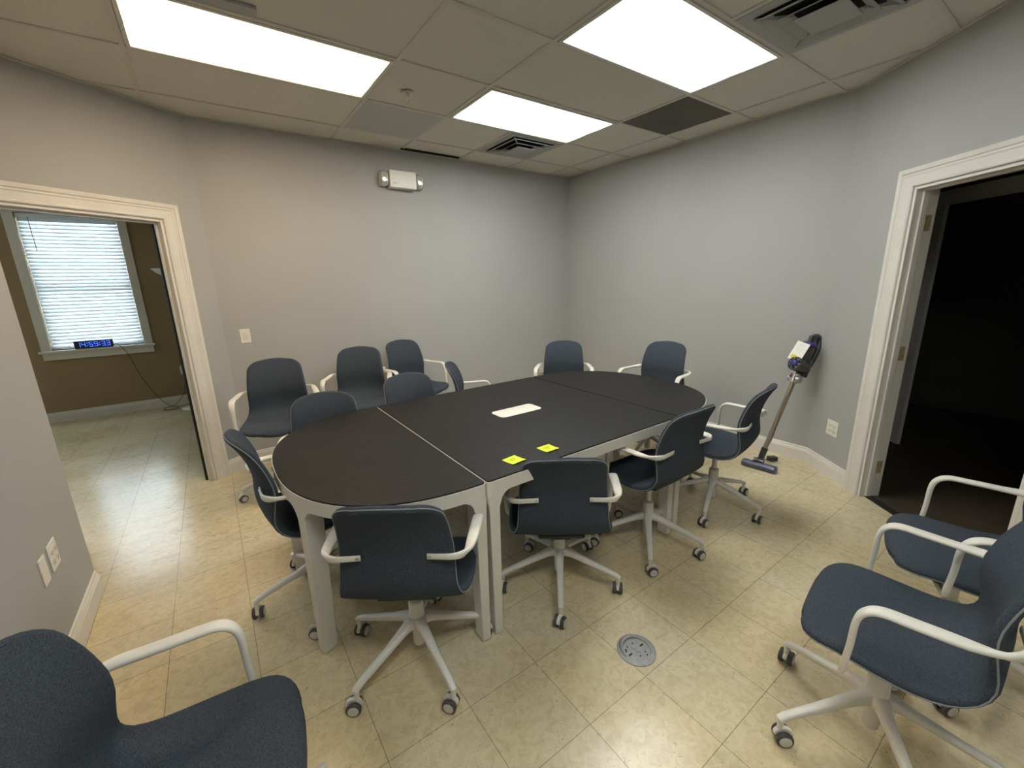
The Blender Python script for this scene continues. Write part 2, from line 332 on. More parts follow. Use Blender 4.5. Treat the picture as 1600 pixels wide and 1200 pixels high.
# suspended ceiling bars
mb = MB()
gx = [1.683+.61*k for k in range(-5, 5)]; gy = [1.934+.61*k for k in range(-5, 4)]
Z0, Z1 = CEIL, CEIL+.0075
BW = .012
def inroom(x, y):
    if x < -.69 or x > 3.82 or y > 4.11 or y < -1.1: return y < 4.11 and x < -.69 and False
    if (Vector((x, y, 0))-BR).dot(NR) < 0 or (Vector((x, y, 0))-BL).dot(NL) < 0: return False
    return True
def bar(xa, xb, ya, yb):
    L = max(xb-xa, yb-ya); n_ = max(1, int(L/.05)); horiz = xb-xa > yb-ya; run = None
    for k in range(n_+1):
        t = k/n_; x, y = (xa+(xb-xa)*t, ya) if horiz else (xa, ya+(yb-ya)*t)
        ok = inroom(x, y)
        if ok and run is None: run = (x, y)
        if (not ok or k == n_) and run is not None:
            e = (x, y)
            if horiz: mb.bb(run[0], e[0], ya-BW, ya+BW, Z0, Z1)
            else: mb.bb(xa-BW, xa+BW, run[1], e[1], Z0, Z1)
            run = None
for y in gy: bar(-.7, 3.83, y, y+1e-6)
def xbars(j, xs):
    for k in xs:
        x = 1.683+.61*k; bar(x, x+1e-6, 1.934+.61*j+BW, 1.934+.61*(j+1)-BW)
xbars(3, [-3, -1, 0, 1, 2, 3]); xbars(2, [-3, -1, 0, 1, 2, 3]); xbars(1, [-3, -1, 0, 2, 3]); xbars(0, [-3, -1, 0, 2, 3]); xbars(-1, [-2, 0, 2, 3]); xbars(-2, [-2, 0, 1, 2, 3]); xbars(-3, [-2, 0, 2]); xbars(-4, [-2, 0, 2]); xbars(-5, [-2, 0, 2])
struct(mb.build('trim_2', 'tbar', smooth=False))
# pale angle moulding round the room
def angle_mould():
    mb = MB()
    for P, U, N, L in ((BL, X, -Y, 3.75), (Vector((3.82, 4.11, 0)), -Y, -X, 2.875), (BR, UR, NR, 2.0), (BL, UL, NL, 1.32), (Vector((-.69, -1.1, 0)), Y, X, 3.87)):
        wall_box(mb, P, U, N, 0, L, Z0, Z0+.003, .02, .02)
    struct(mb.build('trim_3', 'tbar', smooth=False))
angle_mould()

# baseboards
def baseboard(name, P, U, N, s0, s1, m='trim'):
    prof = [(0, 0), (.016, 0), (.016, .085), (.013, .092), (.013, .098), (.008, .104), (.006, .118), (0, .122)]
    mb = MB(); rings = []
    for s in (s0, s1):
        p = P+U*s; rings.append([p+N*d_+Vector((0, 0, z)) for d_, z in prof])
    mb.loft(rings); return struct(mb.build(name, m, smooth=False))
baseboard('baseboard_back', BL, X, -Y, 0, 3.75)
baseboard('baseboard_right', Vector((3.82, 4.11, 0)), -Y, -X, 0, 2.88)
baseboard('baseboard_right_diagonal', BR, UR, NR, -.01, RO0-.1)
baseboard('baseboard_left_diagonal', BL, UL, NL, 0, LO0-.1)
baseboard('baseboard_left', Vector((-.69, -1.1, 0)), Y, X, 0, 3.875)
baseboard('baseboard_window_side', Vector((-4.1, 7.05, 0)), X, -Y, 0, 5.6)

# door casings and jambs
def door(name, P, U, N, s0, s1, h, marks, black_strip, WT=WT):
    root = empty(name, P+U*s0); struct(root); W = s1-s0; O = P+U*s0
    inv = -(P+U*s0)
    prof = [(0.0, 0), (0.0, .010), (.006, .015), (.012, .015), (.018, .011), (.058, .013), (.066, .017), (.074, .017), (.080, .023), (.100, .026), (.104, .022), (.104, 0)]
    mb = MB(); rings = []
    for k in range(4):
        ring = []
        for o, d_ in prof:
            s, z = [(-o, 0), (-o, h+o), (W+o, h+o), (W+o, 0)][k]
            ring.append(U*s+N*d_+Vector((0, 0, z)))
        rings.append(ring)
    mb.loft(rings); mb.build('casing', 'trim', root, smooth=False)
    mb = MB()                    # jamb lining and stop
    wall_box(mb, Vector(), U, N, 0, .018, 0, h, WT+.002, .001); wall_box(mb, Vector(), U, N, W-.018, W, 0, h, WT+.002, .001); wall_box(mb, Vector(), U, N, .018, W-.018, h-.018, h, WT+.002, .001)
    mb.build('jamb', 'trim', root, smooth=False, bevel=.002)
    mb = MB()
    for a_, b_ in ((.018, .030), (W-.030, W-.018)): wall_box(mb, Vector(), U, N, a_, b_, 0, h-.018, (.035 if not black_strip else .02), -.035)
    wall_box(mb, Vector(), U, N, .030, W-.030, h-.030, h-.018, .035, -.035)
    mb.build('door_stop', 'trim', root, smooth=False, bevel=.003)
    if black_strip:
        mb = MB(); wall_box(mb, Vector(), U, N, .018, .030, 0, h-.018, .014, -WT+.012); wall_box(mb, Vector(), U, N, .018, W-.018, h-.030, h-.018, .014, -WT+.012)
        mb.build('edge_strip', 'black_strip', root, smooth=False)  # thin black strip along the rear edge of jamb and header
    for z in marks:
        mb = MB(); wall_box(mb, Vector(), U, N, .018, .0195, z-.045, z+.045, .034, -.078); o = mb.build('hinge_mortise', 'brass', root, smooth=False); o['label'] = 'bare brassy hinge patch'
    return root
door('door_1', BL, UL, NL, LO0, LO1, DH, (), True, WTL)
door('door_2', BR, UR, NR, RO0, RO1, DH, (.22, 1.0, 1.78), False)

# window with sill, sash, glass
win = struct(empty('window_1', ((WX0+WX1)/2, 7.05, WZ0))); cx = (WX0+WX1)/2
hw = (WX1-WX0)/2; H = WZ1-WZ0
mb = MB(); c = .085
mb.bb(-hw-c, -hw, -.02, 0, 0, H); mb.bb(hw, hw+c, -.02, 0, 0, H); mb.bb(-hw-c, hw+c, -.022, 0, H, H+c)
mb.build('window_casing', 'trim', win, bevel=.004, smooth=False)
mb = MB(); mb.bb(-hw-c-.02, hw+c+.02, -.06, .12, -.028, 0); mb.build('window_sill', 'trim', win, bevel=.006, smooth=False)
mb = MB(); mb.bb(-hw-c, hw+c, -.025, 0, -.11, -.028); mb.build('apron', 'trim', win, bevel=.006, smooth=False)
mb = MB(); fy = .10
mb.bb(-hw, -hw+.04, fy, fy+.04, 0, H); mb.bb(hw-.04, hw, fy, fy+.04, 0, H); mb.bb(-hw, hw, fy, fy+.04, 0, .045); mb.bb(-hw, hw, fy, fy+.04, H-.04, H); mb.bb(-hw, hw, fy-.01, fy+.04, H*.47, H*.47+.045)
mb.build('window_sash', 'trim', win, bevel=.003, smooth=False)
mb = MB(); mb.bb(-hw+.03, hw-.03, fy+.018, fy+.022, .03, H-.03); mb.build('glass_pane', 'glass', win, smooth=False)

# a second window added out of view to the left to brighten that room; both window openings guide the daylight
added_win = struct(empty('added_window', (-2.95, 7.05, WZ0)))
mb = MB(); mb.bb(-.95, -.91, .10, .14, 0, H); mb.bb(.91, .95, .10, .14, 0, H); mb.bb(-.91, .91, .10, .14, 0, .045); mb.bb(-.91, .91, .10, .14, H-.045, H); mb.bb(-.91, .91, .10, .14, .72, .76)
mb.build('window_sash', 'trim', added_win, smooth=False)
mb = MB(); mb.bb(-.92, .92, .118, .122, .04, H-.04); mb.build('glass_pane', 'glass', added_win, smooth=False)
for nm, loc, rot, sx, sy in (('daylight_portal', (cx, 7.22, WZ0+H/2), (-PI/2, 0, 0), 2*hw, H), ('daylight_portal', (-2.95, 7.22, WZ0+H/2), (-PI/2, 0, 0), 1.9, H)):
    ld = bpy.data.lights.new(nm, 'AREA'); ld.shape = 'RECTANGLE'; ld.size = sx; ld.size_y = sy; ld.cycles.is_portal = True
    lo = bpy.data.objects.new(nm, ld); COL.objects.link(lo); lo.location = loc; lo.rotation_euler = rot
# ------------------------------------------------------------------ blind, clock, cord, floor lamp in the second room
bl = tag(empty('window_blind', (cx, 7.085, WZ0)), 'white horizontal slat blind hanging in the window through the left doorway', 'blind')
mb = MB(); mb.bb(-hw+.004, hw-.004, -.025, .025, H-.05, H-.004); mb.build('head_rail', 'slat', bl, bevel=.003, smooth=False)
mb = MB(); ns = 36; z0 = .045; zt = H-.07
T = Matrix.Rotation(math.radians(60), 3, 'X')
for k in range(ns):
    z = z0+(zt-z0)*k/(ns-1); mb.box((0, 0, z), (2*hw-.016, .048, .0025), T=T)
mb.build('slats', 'slat', bl, smooth=False)
mb = MB(); mb.bb(-hw+.006, hw-.006, -.024, .024, .012, .028); mb.build('bottom_rail', 'slat', bl, bevel=.003, smooth=False)
mb = MB()
for x in (-hw*.62, hw*.62): mb.bb(x-.0012, x+.0012, -.0265, -.0245, .02, H-.05)
mb.build('ladder_cord', 'plastic', bl, smooth=False)
mb = MB(); mb.tube([(-hw+.10, -.035, H-.05), (-hw+.105, -.036, H-.40)], .004, 8); mb.build('tilt_wand', 'silver', bl)

# seven-segment digital clock reading 14:59:33
ck = tag(empty('digital_clock', (-1.19, 7.015, WZ0)), 'long black digital clock with blue digits on the white window sill', 'clock')
mb = MB(); mb.bb(-.17, .17, -.022, .018, .001, .092); mb.build('housing', 'dark', ck, bevel=.004, smooth=False)
SEG = {'0': 'abcdef', '1': 'bc', '2': 'abged', '3': 'abgcd', '4': 'fgbc', '5': 'afgcd', '6': 'afgedc', '7': 'abc', '8': 'abcdefg', '9': 'abcdfg'}
def digit(mb, ch, x, z, w_, h, t, y):
    e = {'a': (x, x+w_, z+h-t, z+h), 'g': (x, x+w_, z+h/2-t/2, z+h/2+t/2), 'd': (x, x+w_, z, z+t), 'f': (x, x+t, z+h/2, z+h), 'b': (x+w_-t, x+w_, z+h/2, z+h), 'e': (x, x+t, z, z+h/2), 'c': (x+w_-t, x+w_, z, z+h/2)}
    for s in SEG[ch]:
        a, b_, c_, d_ = e[s]; g = .0012
        mb.bb(a+g, b_-g, y-.001, y, c_+g, d_-g)
mb = MB(); xx = -.150
for ch in '14:59:33':
    if ch == ':':
        for z in (.032, .058): mb.bb(xx+.002, xx+.010, -.0235, -.0222, z, z+.008)
        xx += .021
    else:
        digit(mb, ch, xx, .020, .034, .056, .0065, -.0222); xx += .044
o = mb.build('digits', 'led', ck, smooth=False); o['label'] = 'glowing blue digits reading 14:59:33'
# cord from clock to outlet with a loop on the floor
pts = catmull([(-1.02, 7.0, .872), (-.97, 6.985, .865), (-.90, 6.985, .72), (-.84, 7.0, .45), (-.76, 6.98, .25), (-.68, 6.95, .10), (-.60, 6.93, .02), (-.52, 6.86, .012), (-.56, 6.78, .012), (-.66, 6.79, .012), (-.66, 6.88, .014), (-.56, 6.95, .03), (-.46, 6.98, .14), (-.415, 7.0, .30), (-.405, 7.02, .42)], 8)
mb = MB(); mb.tube(pts, .0035, 6); tag(mb.build('power_cord', 'cord'), 'thin dark cord looping from the clock down to the floor and outlet', 'cord')

lp = tag(empty('torchiere_lamp', (-.36, 6.72, 0)), 'slim white uplight floor lamp half hidden behind the left doorframe', 'floor lamp')
mb = MB(); mb.lathe([(.13, 0), (.13, .015), (.05, .028), (.012, .035)], n=32); mb.build('base', 'plastic', lp)
mb = MB(); mb.cyl((0, 0, .03), (0, 0, 1.68), .010); mb.build('pole', 'steel', lp)
mb = MB(); mb.lathe([(.012, 1.665), (.03, 1.672), (.085, 1.705), (.135, 1.755), (.131, 1.757), (.08, 1.712), (.02, 1.682), (.002, 1.68)], n=32); mb.build('lamp_shade', 'lampwhite', lp)

# ------------------------------------------------------------------ ceiling fixtures
def troffer(x, y, m, label):
    t = tag(empty('ceiling_light', (x, y, CEIL)), label, 'ceiling light', 'recessed fluorescent ceiling lights')
    a, b_ = .594, .289
    mb = MB(); e = .018
    mb.bb(-a, a, -b_, -b_+e, -.004, .012); mb.bb(-a, a, b_-e, b_, -.004, .012); mb.bb(-a, -a+e, -b_+e, b_-e, -.004, .012); mb.bb(a-e, a, -b_+e, b_-e, -.004, .012)
    mb.build('frame', 'trim', t, smooth=False)
    mb = MB(); mb.bb(-a+e, a-e, -b_+e, b_-e, .000, .006); mb.build('diffuser', m, t, smooth=False)
    return t
troffer(1.683-1.22, 2.849, 'lampwarm', 'warm glowing ceiling light at upper left, above the left doorway')
troffer(2.293, 1.629, 'lampcool', 'large bright ceiling light at top right, touching the picture edge, above the table')
troffer(2.293, 2.849, 'lampcool', 'smallest, farthest lit ceiling light, beside the square vent near the back corner')
troffer(.463, -.201, 'lampcool', 'lit ceiling light behind the camera, out of the picture')
def tilepanel(name, x, y, m, label, cat, z=.0, sz=.585):
    mb = MB(); mb.bb(-sz/2, sz/2, -sz/2, sz/2, z, z+.01); return tag(mb.build(name, m, smooth=False, loc=(x, y, CEIL)), label, cat)
tilepanel('diffuser_panel', 1.378, 3.459, 'panel', 'unlit bluish grey square ceiling panel behind the sprinkler', 'ceiling panel')
gr = tag(empty('return_grille', (3.208, 2.239, CEIL)), 'dark grey square air grille in the ceiling with a brown stain', 'air grille')
mb = MB(); mb.bb(-.29, .29, -.29, .29, .002, .012); mb.build('grille_panel', 'dustgrey', gr, smooth=False)
# stain on the grille gets its own shape
nt = M['dustgrey'].node_tree
def diffuser(x, y, label):
    t = tag(empty('air_diffuser', (x, y, CEIL)), label, 'air vent', 'square stepped ceiling air vents')
    # flange, then a recess, with stepped square cones
    mb = MB(); o, i = .292, .235
    for a0, a1, b0, b1 in ((-o, o, -o, -i), (-o, o, i, o), (-o, -i, -i, i), (i, o, -i, i)): mb.bb(a0, a1, b0, b1, -.003, .004)
    mb.build('flange', 'duct', t, smooth=False)
    def ring(r0, z0_, r1, z1_, th=.0025):
        mb_ = MB(); rs = []
        for r, z in ((r0, z0_), (r1, z1_), (r1, z1_+th*2), (r0, z0_+th*2)):
            rs.append([Vector((-r, -r, z)), Vector((r, -r, z)), Vector((r, r, z)), Vector((-r, r, z))])
        mb_.loft(rs+[rs[0]], cap=False); return mb_
    ring(.226, -.018, .172, .003).build('louvre', 'duct', t, smooth=False)
    ring(.158, -.026, .112, -.002).build('louvre', 'duct', t, smooth=False)
    mb = MB(); mb.bb(-.104, .104, -.104, .104, -.034, -.029); mb.build('centre_plate', 'duct', t, smooth=False)
    mb = MB(); mb.bb(-i, i, -i, i, .0045, .0062); mb.build('dark_throat', 'hole', t, smooth=False)
    for sx in (-1, 1):
        for sy in (-1, 1):
            mb = MB(); mb.box((sx*.168, sy*.168, -.010), (.17, .006, .012), rz=math.atan2(sy, sx)); mb.build('corner_rib', 'duct', t, smooth=False)
diffuser(2.598, 3.459, 'small square ceiling vent beside the farthest light near the back wall')
diffuser(2.598, 1.019, 'large square ceiling vent at the top right edge of the picture')
mb = MB(); mb.bb(-.30, .30, -.022, .022, -.0015, .006); tag(mb.build('ceiling_slot', 'hole', smooth=False, loc=(1.97, 4.045, CEIL)), 'thin black slot in the ceiling against the back wall', 'ceiling gap')
mb = MB(); mb.bb(-.36, .36, -.035, .035, -.008, .004); tag(mb.build('ceiling_strip', 'duct', smooth=False, loc=(.02, 2.475, CEIL)), 'dull grey strip along the near edge of the warm ceiling light', 'cover strip')  # plain grey strip just under the ceiling beside the fixture
sp = tag(empty('fire_sprinkler', (1.27, 2.90, CEIL)), 'small metal fire sprinkler head hanging from a ceiling tile', 'sprinkler')
mb = MB(); mb.lathe([(.040, 0), (.040, -.004), (.022, -.012), (.014, -.014)], n=24); mb.build('escutcheon', 'steel', sp)
mb = MB(); mb.cyl((0, 0, 0), (0, 0, -.026), .009); mb.tube([(-.012, 0, -.020), (-.014, 0, -.035), (0, 0, -.05)], .0025, 6); mb.tube([(.012, 0, -.020), (.014, 0, -.035), (0, 0, -.05)], .0025, 6); mb.build('sprinkler_body', 'steel', sp)
mb = MB(); mb.lathe([(.016, -.052), (.016, -.054)], n=16); mb.build('deflector', 'steel', sp)

# emergency light on the back wall
em = tag(empty('emergency_light', (1.66, 4.11, 2.45)), 'white emergency light with two clear lamp heads high on the back wall', 'emergency light')
mb = MB(); mb.bb(-.125, .135, -.075, 0, -.075, .075); mb.build('housing', 'plastic', em, bevel=.008, smooth=False)
for s, x in ((-1, -.17), (1, .175)):
    mb = MB(); rings = []
    for yy, kk in ((0, 1), (-.035, 1), (-.06, .86), (-.072, .6)):
        rings.append([Vector((x+px*kk, yy, pz*kk)) for px, pz in rrect(.085, .135, .03)])
    mb.loft(rings); o = mb.build('lamp_lens', 'clear', em)
    mb = MB(); mb.lathe([(.004, 0), (.008, .004), (.015, .012), (.017, .015)], (x-.005, -.058, -.012), 20, Matrix.Rotation(PI/2, 3, 'X')); mb.build('lamp_bulb', 'bulb', o)
mb = MB(); mb.bb(-.10, -.055, -.0765, -.0748, -.045, -.030); o = mb.build('status_mark', 'print', em, smooth=False)

# wall plates
def plate(name, P, N, label, cat, wdt, kind):
    t = tag(empty(name, P, math.atan2(N.y, N.x)+PI/2), label, cat)      # local -Y is out of the wall
    mb = MB(); mb.bb(-wdt/2, wdt/2, -.006, 0, -.0575, .0575); mb.build('cover_plate', 'plastic', t, bevel=.003, smooth=False)
    if kind == 'switch':
        mb = MB(); mb.bb(-.017, .017, -.0085, -.005, -.033, .033); mb.build('rocker', 'trim', t, bevel=.002, smooth=False)
    if kind.startswith('outlet'):
        xs = (0,) if kind == 'outlet' else (-.023, .023)
        for x in xs:
            for z in (-.02, .02):
                mb = MB(); mb.loft([[Vector((x+a_, yv, z+b_)) for a_, b_ in rrect(.033, .028, .011)] for yv in (-.0085, -.005)]); o = mb.build('receptacle', 'trim', t, smooth=False)
                mb = MB(); mb.bb(x-.008, x-.006, -.0089, -.0084, z-.004, z+.005); mb.bb(x+.006, x+.008, -.0089, -.0084, z-.003, z+.004); mb.cyl((x, -.0084, z-.008), (x, -.0089, z-.008), .0025, n=8); mb.build('slots', 'hole', o, smooth=False)
    return t
plate('light_switch', Vector((.21, 4.11, 1.12)), -Y, 'white rocker light switch on the back wall beside the left doorframe', 'light switch', .073, 'switch')
plate('wall_outlet', Vector((3.375, 4.11, .41)), -Y, 'white outlet low on the back wall left of the chair in the far corner', 'outlet', .10, 'outlet_double')
plate('wall_outlet', BR+UR*.245+Vector((0, 0, .375)), NR, 'white double outlet on the angled wall right of the stick vacuum', 'outlet', .115, 'outlet_double')
plate('blank_plate', Vector((-.69, 2.238, .450)), X, 'plain white blank cover plate, nearer of two on the left wall', 'wall plate', .066, 'blank')
plate('wall_outlet', Vector((-.69, 2.362, .452)), X, 'white double outlet on the left wall next to the blank plate', 'outlet', .100, 'outlet_double')
plate('wall_outlet', Vector((-.405, 7.05, .462)), -Y, 'small white outlet in the tan wall with the clock cord plugged in', 'outlet', .073, 'outlet')

# ------------------------------------------------------------------ tables
TZ = .74
mid0, mid1, ty0, ty1 = .785, 2.072, 1.300, 2.655
def outline_end(xs, sgn, depth):
    # superellipse half, from front seam corner round to back seam corner
    pts = []; yc = (ty0+ty1)/2; hy = (ty1-ty0)/2; N_ = 40
    for k in range(N_+1):
        a = -PI/2+PI*k/N_; ex = 2/2.45
        y = math.copysign(abs(math.sin(a))**ex, math.sin(a))*hy; x = abs(math.cos(a))**ex*depth
        pts.append((xs+sgn*x, yc+y))
    return pts
def resample(pts, step=.02):
    out = []
    for a, b_ in zip(pts, pts[1:]+pts[:1]):
        L = math.dist(a, b_); n_ = max(1, int(L/step))
        for k in range(n_): out.append((a[0]+(b_[0]-a[0])*k/n_, a[1]+(b_[1]-a[1])*k/n_))
    return out
def inset(pts, d_):
    n_ = len(pts); out = []
    area = sum(pts[i][0]*pts[(i+1) % n_][1]-pts[(i+1) % n_][0]*pts[i][1] for i in range(n_))
    sg = 1 if area > 0 else -1
    for i in range(n_):
        a, c_ = Vector(pts[i-1]), Vector(pts[(i+1) % n_]); p = Vector(pts[i]); e1 = (p-a).normalized(); e2 = (c_-p).normalized()
        n1 = Vector((-e1.y, e1.x))*sg; n2 = Vector((-e2.y, e2.x))*sg; nn_ = (n1+n2)
        nn_ = nn_/max(.3, nn_.length**2/2) if nn_.length > 1e-6 else n1
        q = p+nn_*d_; out.append((q.x, q.y))
    return out
def rcorner(pts, r=.022, n_=5):
    # round sharp corners of a polygon
    out = []; N_ = len(pts)
    for i in range(N_):
        a, p, c_ = Vector(pts[i-1]), Vector(pts[i]), Vector(pts[(i+1) % N_])
        e1, e2 = (a-p), (c_-p)
        if e1.normalized().dot(e2.normalized()) > -.75:
            rr = min(r, e1.length*.45, e2.length*.45); q0 = p+e1.normalized()*rr; q1 = p+e2.normalized()*rr
            for k in range(n_+1):
                t = k/n_; q = q0*(1-t)**2+p*2*t*(1-t)+q1*t*t; out.append((q.x, q.y))
        else: out.append((p.x, p.y))
    return out
def table(name, label, outline, legs, cable=False):
    x0 = sum(p[0] for p in outline)/len(outline); y0 = sum(p[1] for p in outline)/len(outline)
    t = tag(empty(name, (x0, y0, 0)), label, 'table', 'conference table sections')
    out = [(x-x0, y-y0) for x, y in outline]
    rc = rcorner(out); outer = resample(rc, .015)
    top = inset(outer, .0038); topi = inset(outer, .0053)
    mb = MB(); mb.loft([[(x, y, z) for x, y in ring] for ring, z in ((top, TZ-.016), (top, TZ-.0015), (topi, TZ))]); mb.build('tabletop', 'blackwood', t)
    # frame rail with filleted transitions to the legs
    legl = []
    for lx, ly, ang in legs:
        k = min(range(len(outer)), key=lambda i: math.dist(outer[i], (lx-x0, ly-y0))); p = outer[k]; a_, b_ = outer[k-3], outer[(k+3) % len(outer)]
        if ang is None: legl.append((p[0], p[1], math.atan2(b_[1]-a_[1], b_[0]-a_[0])))
        else: legl.append((lx-x0, ly-y0, ang))
    rf, hwid, zr, zl = .055, .026, TZ-.060, TZ-.13
    inn = inset(outer, .020)
    r1, r2, r3, r4 = [], [], [], []
    for (x, y), (xi, yi) in zip(outer, inn):
        dmin = min(math.dist((x, y), (lx, ly)) for lx, ly, _ in legl)-hwid
        if dmin <= 0: zb = zl
        elif dmin < rf: zb = zr-(rf-math.sqrt(max(0, rf*rf-(rf-dmin)**2)))*1.15
        else: zb = zr
        zb = max(zb, zl)
        r1.append((x, y, TZ-.006)); r2.append((x, y, zb)); r3.append((xi, yi, zb)); r4.append((xi, yi, TZ-.006))
    mb = MB(); mb.loft([r1, r2, r3, r4, r1], cap=False); mb.build('frame_rail', 'frame', t, angle=50)
    for lx, ly, ang in legl:
        # blade leg: tangent width, inward depth, tapering to the floor
        ta = Vector((math.cos(ang), math.sin(ang), 0)); inw = Vector((-lx, -ly, 0)); nrm = Vector((-ta.y, ta.x, 0))
        if nrm.dot(inw) < 0: nrm = -nrm
        rings = []
        for z, wt_, dp in ((TZ-.065, .056, .085), (TZ-.14, .050, .080), (.40, .046, .074), (.004, .040, .066)):
            c0 = Vector((lx, ly, z))
            rings.append([c0-ta*wt_/2+nrm*.0005, c0+ta*wt_/2+nrm*.0005, c0+ta*wt_/2*.9+nrm*dp, c0-ta*wt_/2*.9+nrm*dp])
        mb = MB(); mb.loft(rings); mb.build('leg', 'frame', t, bevel=.004)
    if cable:
        mb = MB(); rr = rrect(.30, .135, .028, 6); ri = rrect(.296, .131, .026, 6); cx_, cy_ = 1.430-x0, 1.985-y0
        mb.loft([[(cx_+a_, cy_+b_, z) for a_, b_ in ring] for ring, z in ((rr, TZ-.002), (rr, TZ+.002), (ri, TZ+.003))]); o = mb.build('cable_cover', 'plastic', t); o['label'] = 'white rounded cable cover'
        mb = MB(); mb.bb(cx_-.012, cx_+.012, cy_+.054, cy_+.060, TZ+.003, TZ+.0036); mb.build('finger_notch', 'print', o, smooth=False)
    return t
g = .0015
L_out = outline_end(mid0-g, -1, .665); R_out = outline_end(mid1+g, 1, .70)
def polyang(p): return p
table('conference_table', 'rounded black table end section at the left, with white frame', L_out[::-1], [(mid0-g-.031, ty0, 0), (mid0-g-.031, ty1, 0), (.150, 1.66, None), (.150, 2.30, None)])
table('conference_table', 'square black middle table section holding two yellow notes', [(mid0+g, ty0), (mid1-g, ty0), (mid1-g, ty1), (mid0+g, ty1)], [(mid0+g+.031, ty0, 0), (mid1-g-.031, ty0, 0), (mid1-g-.031, ty1, 0), (mid0+g+.031, ty1, 0)], True)
table('conference_table', 'rounded black table end section at the far right near the vacuum wall', R_out, [(mid1+g+.031, ty0, 0), (mid1+g+.031, ty1, 0), (2.74, 1.66, None), (2.74, 2.30, None)])

def note(x, y, rz, label):
    t = tag(empty('sticky_note', (x, y, TZ+.0002), rz), label, 'note', 'sticky notes on the table')
    mb = MB(); n_ = 6; h = .038
    vs = []
    for zz in (0, .0006):
        for j in range(n_+1):
            for i in range(n_+1):
                u, v = -h+2*h*i/n_, -h+2*h*j/n_; vs.append((u, v, zz+.004*max(0, (h*.2-v)/h/1.2)**2))
    N2 = (n_+1)**2; fs = []
    for j in range(n_):
        for i in range(n_):
            a_ = j*(n_+1)+i; fs += [(a_, a_+n_+1, a_+n_+2, a_+1), (a_+N2, a_+1+N2, a_+n_+2+N2, a_+n_+1+N2)]
    ed = [i for i in range(n_+1)]+[(k+1)*(n_+1)-1 for k in range(1, n_+1)]+[n_*(n_+1)+i for i in range(n_-1, -1, -1)]+[k*(n_+1) for k in range(n_-1, 0, -1)]
    for a_, b_ in zip(ed, ed[1:]+ed[:1]): fs.append((a_, b_, b_+N2, a_+N2))
    mb.add(vs, fs); o = mb.build('paper_sheet', 'note', t)
    mb = MB(); random.seed(int(x*100))
    for r in range(3):
        pts = [(-.018+.006*k, .014-.010*r+random.uniform(-.003, .003), .0016+.0006*r) for k in range(7-r)]
        mb.tube(pts, .0006, 5)
    mb.build('handwriting', 'ink', t)
note(.990, 1.405, .12, 'yellow-green sticky note nearer the seam, left of the other note')
note(1.192, 1.412, .02, 'yellow-green sticky note on the middle section, right of the other note')

# ------------------------------------------------------------------ floor box
fb = tag(empty('floor_box', (1.226, .888, 0), .35), 'round grey metal floor outlet with loose cover on the tiles', 'floor outlet')
mb = MB(); mb.lathe([(.079, 0), (.079, .004), (.072, .006), (.058, .006), (.056, .002), (.056, .0005)], n=40, cap=False); mb.build('cover_ring', 'zinc', fb)
mb = MB(); mb.lathe([(.056, .0005), (.056, .0025), (.001, .0025)], n=40); mb.build('base_plate', 'zinc', fb)
mb = MB()
for (x, y, a, l, wd) in ((-.036, .012, -.4, .018, .006), (.034, -.010, -.4, .018, .006), (-.028, .034, .5, .016, .005)): mb.box((x, y, .0028), (l, wd, .001), rz=a)
for (x, y) in ((-.008, .036), (.022, .024), (-.02, -.024), (.010, -.034), (.0, -.045)): mb.cyl((x, y, .0024), (x, y, .0033), .003, n=10)
mb.build('screw_holes', 'hole', fb, smooth=False)
mb = MB()
for (x, y) in ((.004, .014), (.0, -.008)): mb.cyl((x, y, .002), (x, y, .0042), .009, .008, n=18)
mb.build('knockout', 'zinc', fb)
mb = MB(); pts = [(.062*math.cos(a), .062*math.sin(a), .0065) for a in [2.75-k*.13 for k in range(21)]]
mb.tube(pts, [.0035+.006*math.sin(PI*k/20) for k in range(21)], 6); mb.build('raised_rim', 'zinc', fb)

# ------------------------------------------------------------------ stick vacuum leaning on the right wall
vac = tag(empty('stick_vacuum', (3.46, 1.42, 0)), 'cordless stick vacuum with purple parts leaning against the grey wall', 'vacuum cleaner')
def vp(x, y, z): return Vector((x-3.46, y-1.42, z))
hd = vp(3.385, 1.40, 0)
ha = math.radians(-84)           # direction of the wide floor head
T = Matrix.Rotation(ha, 3, 'Z')
mb = MB(); rings = []
for xx_, k in ((-.125, .75), (-.118, 1), (.118, 1), (.125, .75)):
    rings.append([hd+T @ Vector((xx_, -.036*k+.0, .006)) , hd+T @ Vector((xx_, .036*k, .006)), hd+T @ Vector((xx_, .040*k, .03)), hd+T @ Vector((xx_, .018*k, .052*k)), hd+T @ Vector((xx_, -.020*k, .054*k)), hd+T @ Vector((xx_, -.040*k, .032))])
mb.loft(rings); mb.build('floor_head', 'head', vac, bevel=.006)
b0 = vp(3.425, 1.415, .055); b1 = vp(3.645, 1.335, .69)
mb = MB(); mb.lathe([(.026, -.035), (.030, 0), (.026, .035)], b0-Vector((.02, .0, .005)), 18, T @ Matrix.Rotation(PI/2, 3, 'Y')); mb.cyl(b0, b0+(b1-b0)*.16, .022, .024); mb.build('swivel_neck', 'vacgrey', vac)
mb = MB(); mb.cyl(b0+(b1-b0)*.15, b1, .0175, .0175, 20); mb.build('wand', 'wand', vac)
ax = (b1-b0).normalized(); R0 = ax.to_track_quat('Z', 'Y').to_matrix()
side = Vector((-1, .25, 0)); side = (side-ax*side.dot(ax)).normalized()      # away from the wall, towards the room
lat = ax.cross(side).normalized()
mb = MB(); mb.cyl(b1-ax*.01, b1+ax*.06, .030, .028, 20); o = mb.build('release_collar', 'silver', vac); 
mb = MB(); mb.cyl(b1+ax*.02+lat*.045, b1+ax*.02-lat*.045, .026, .026, 20); mb.build('release_housing', 'silver', vac)
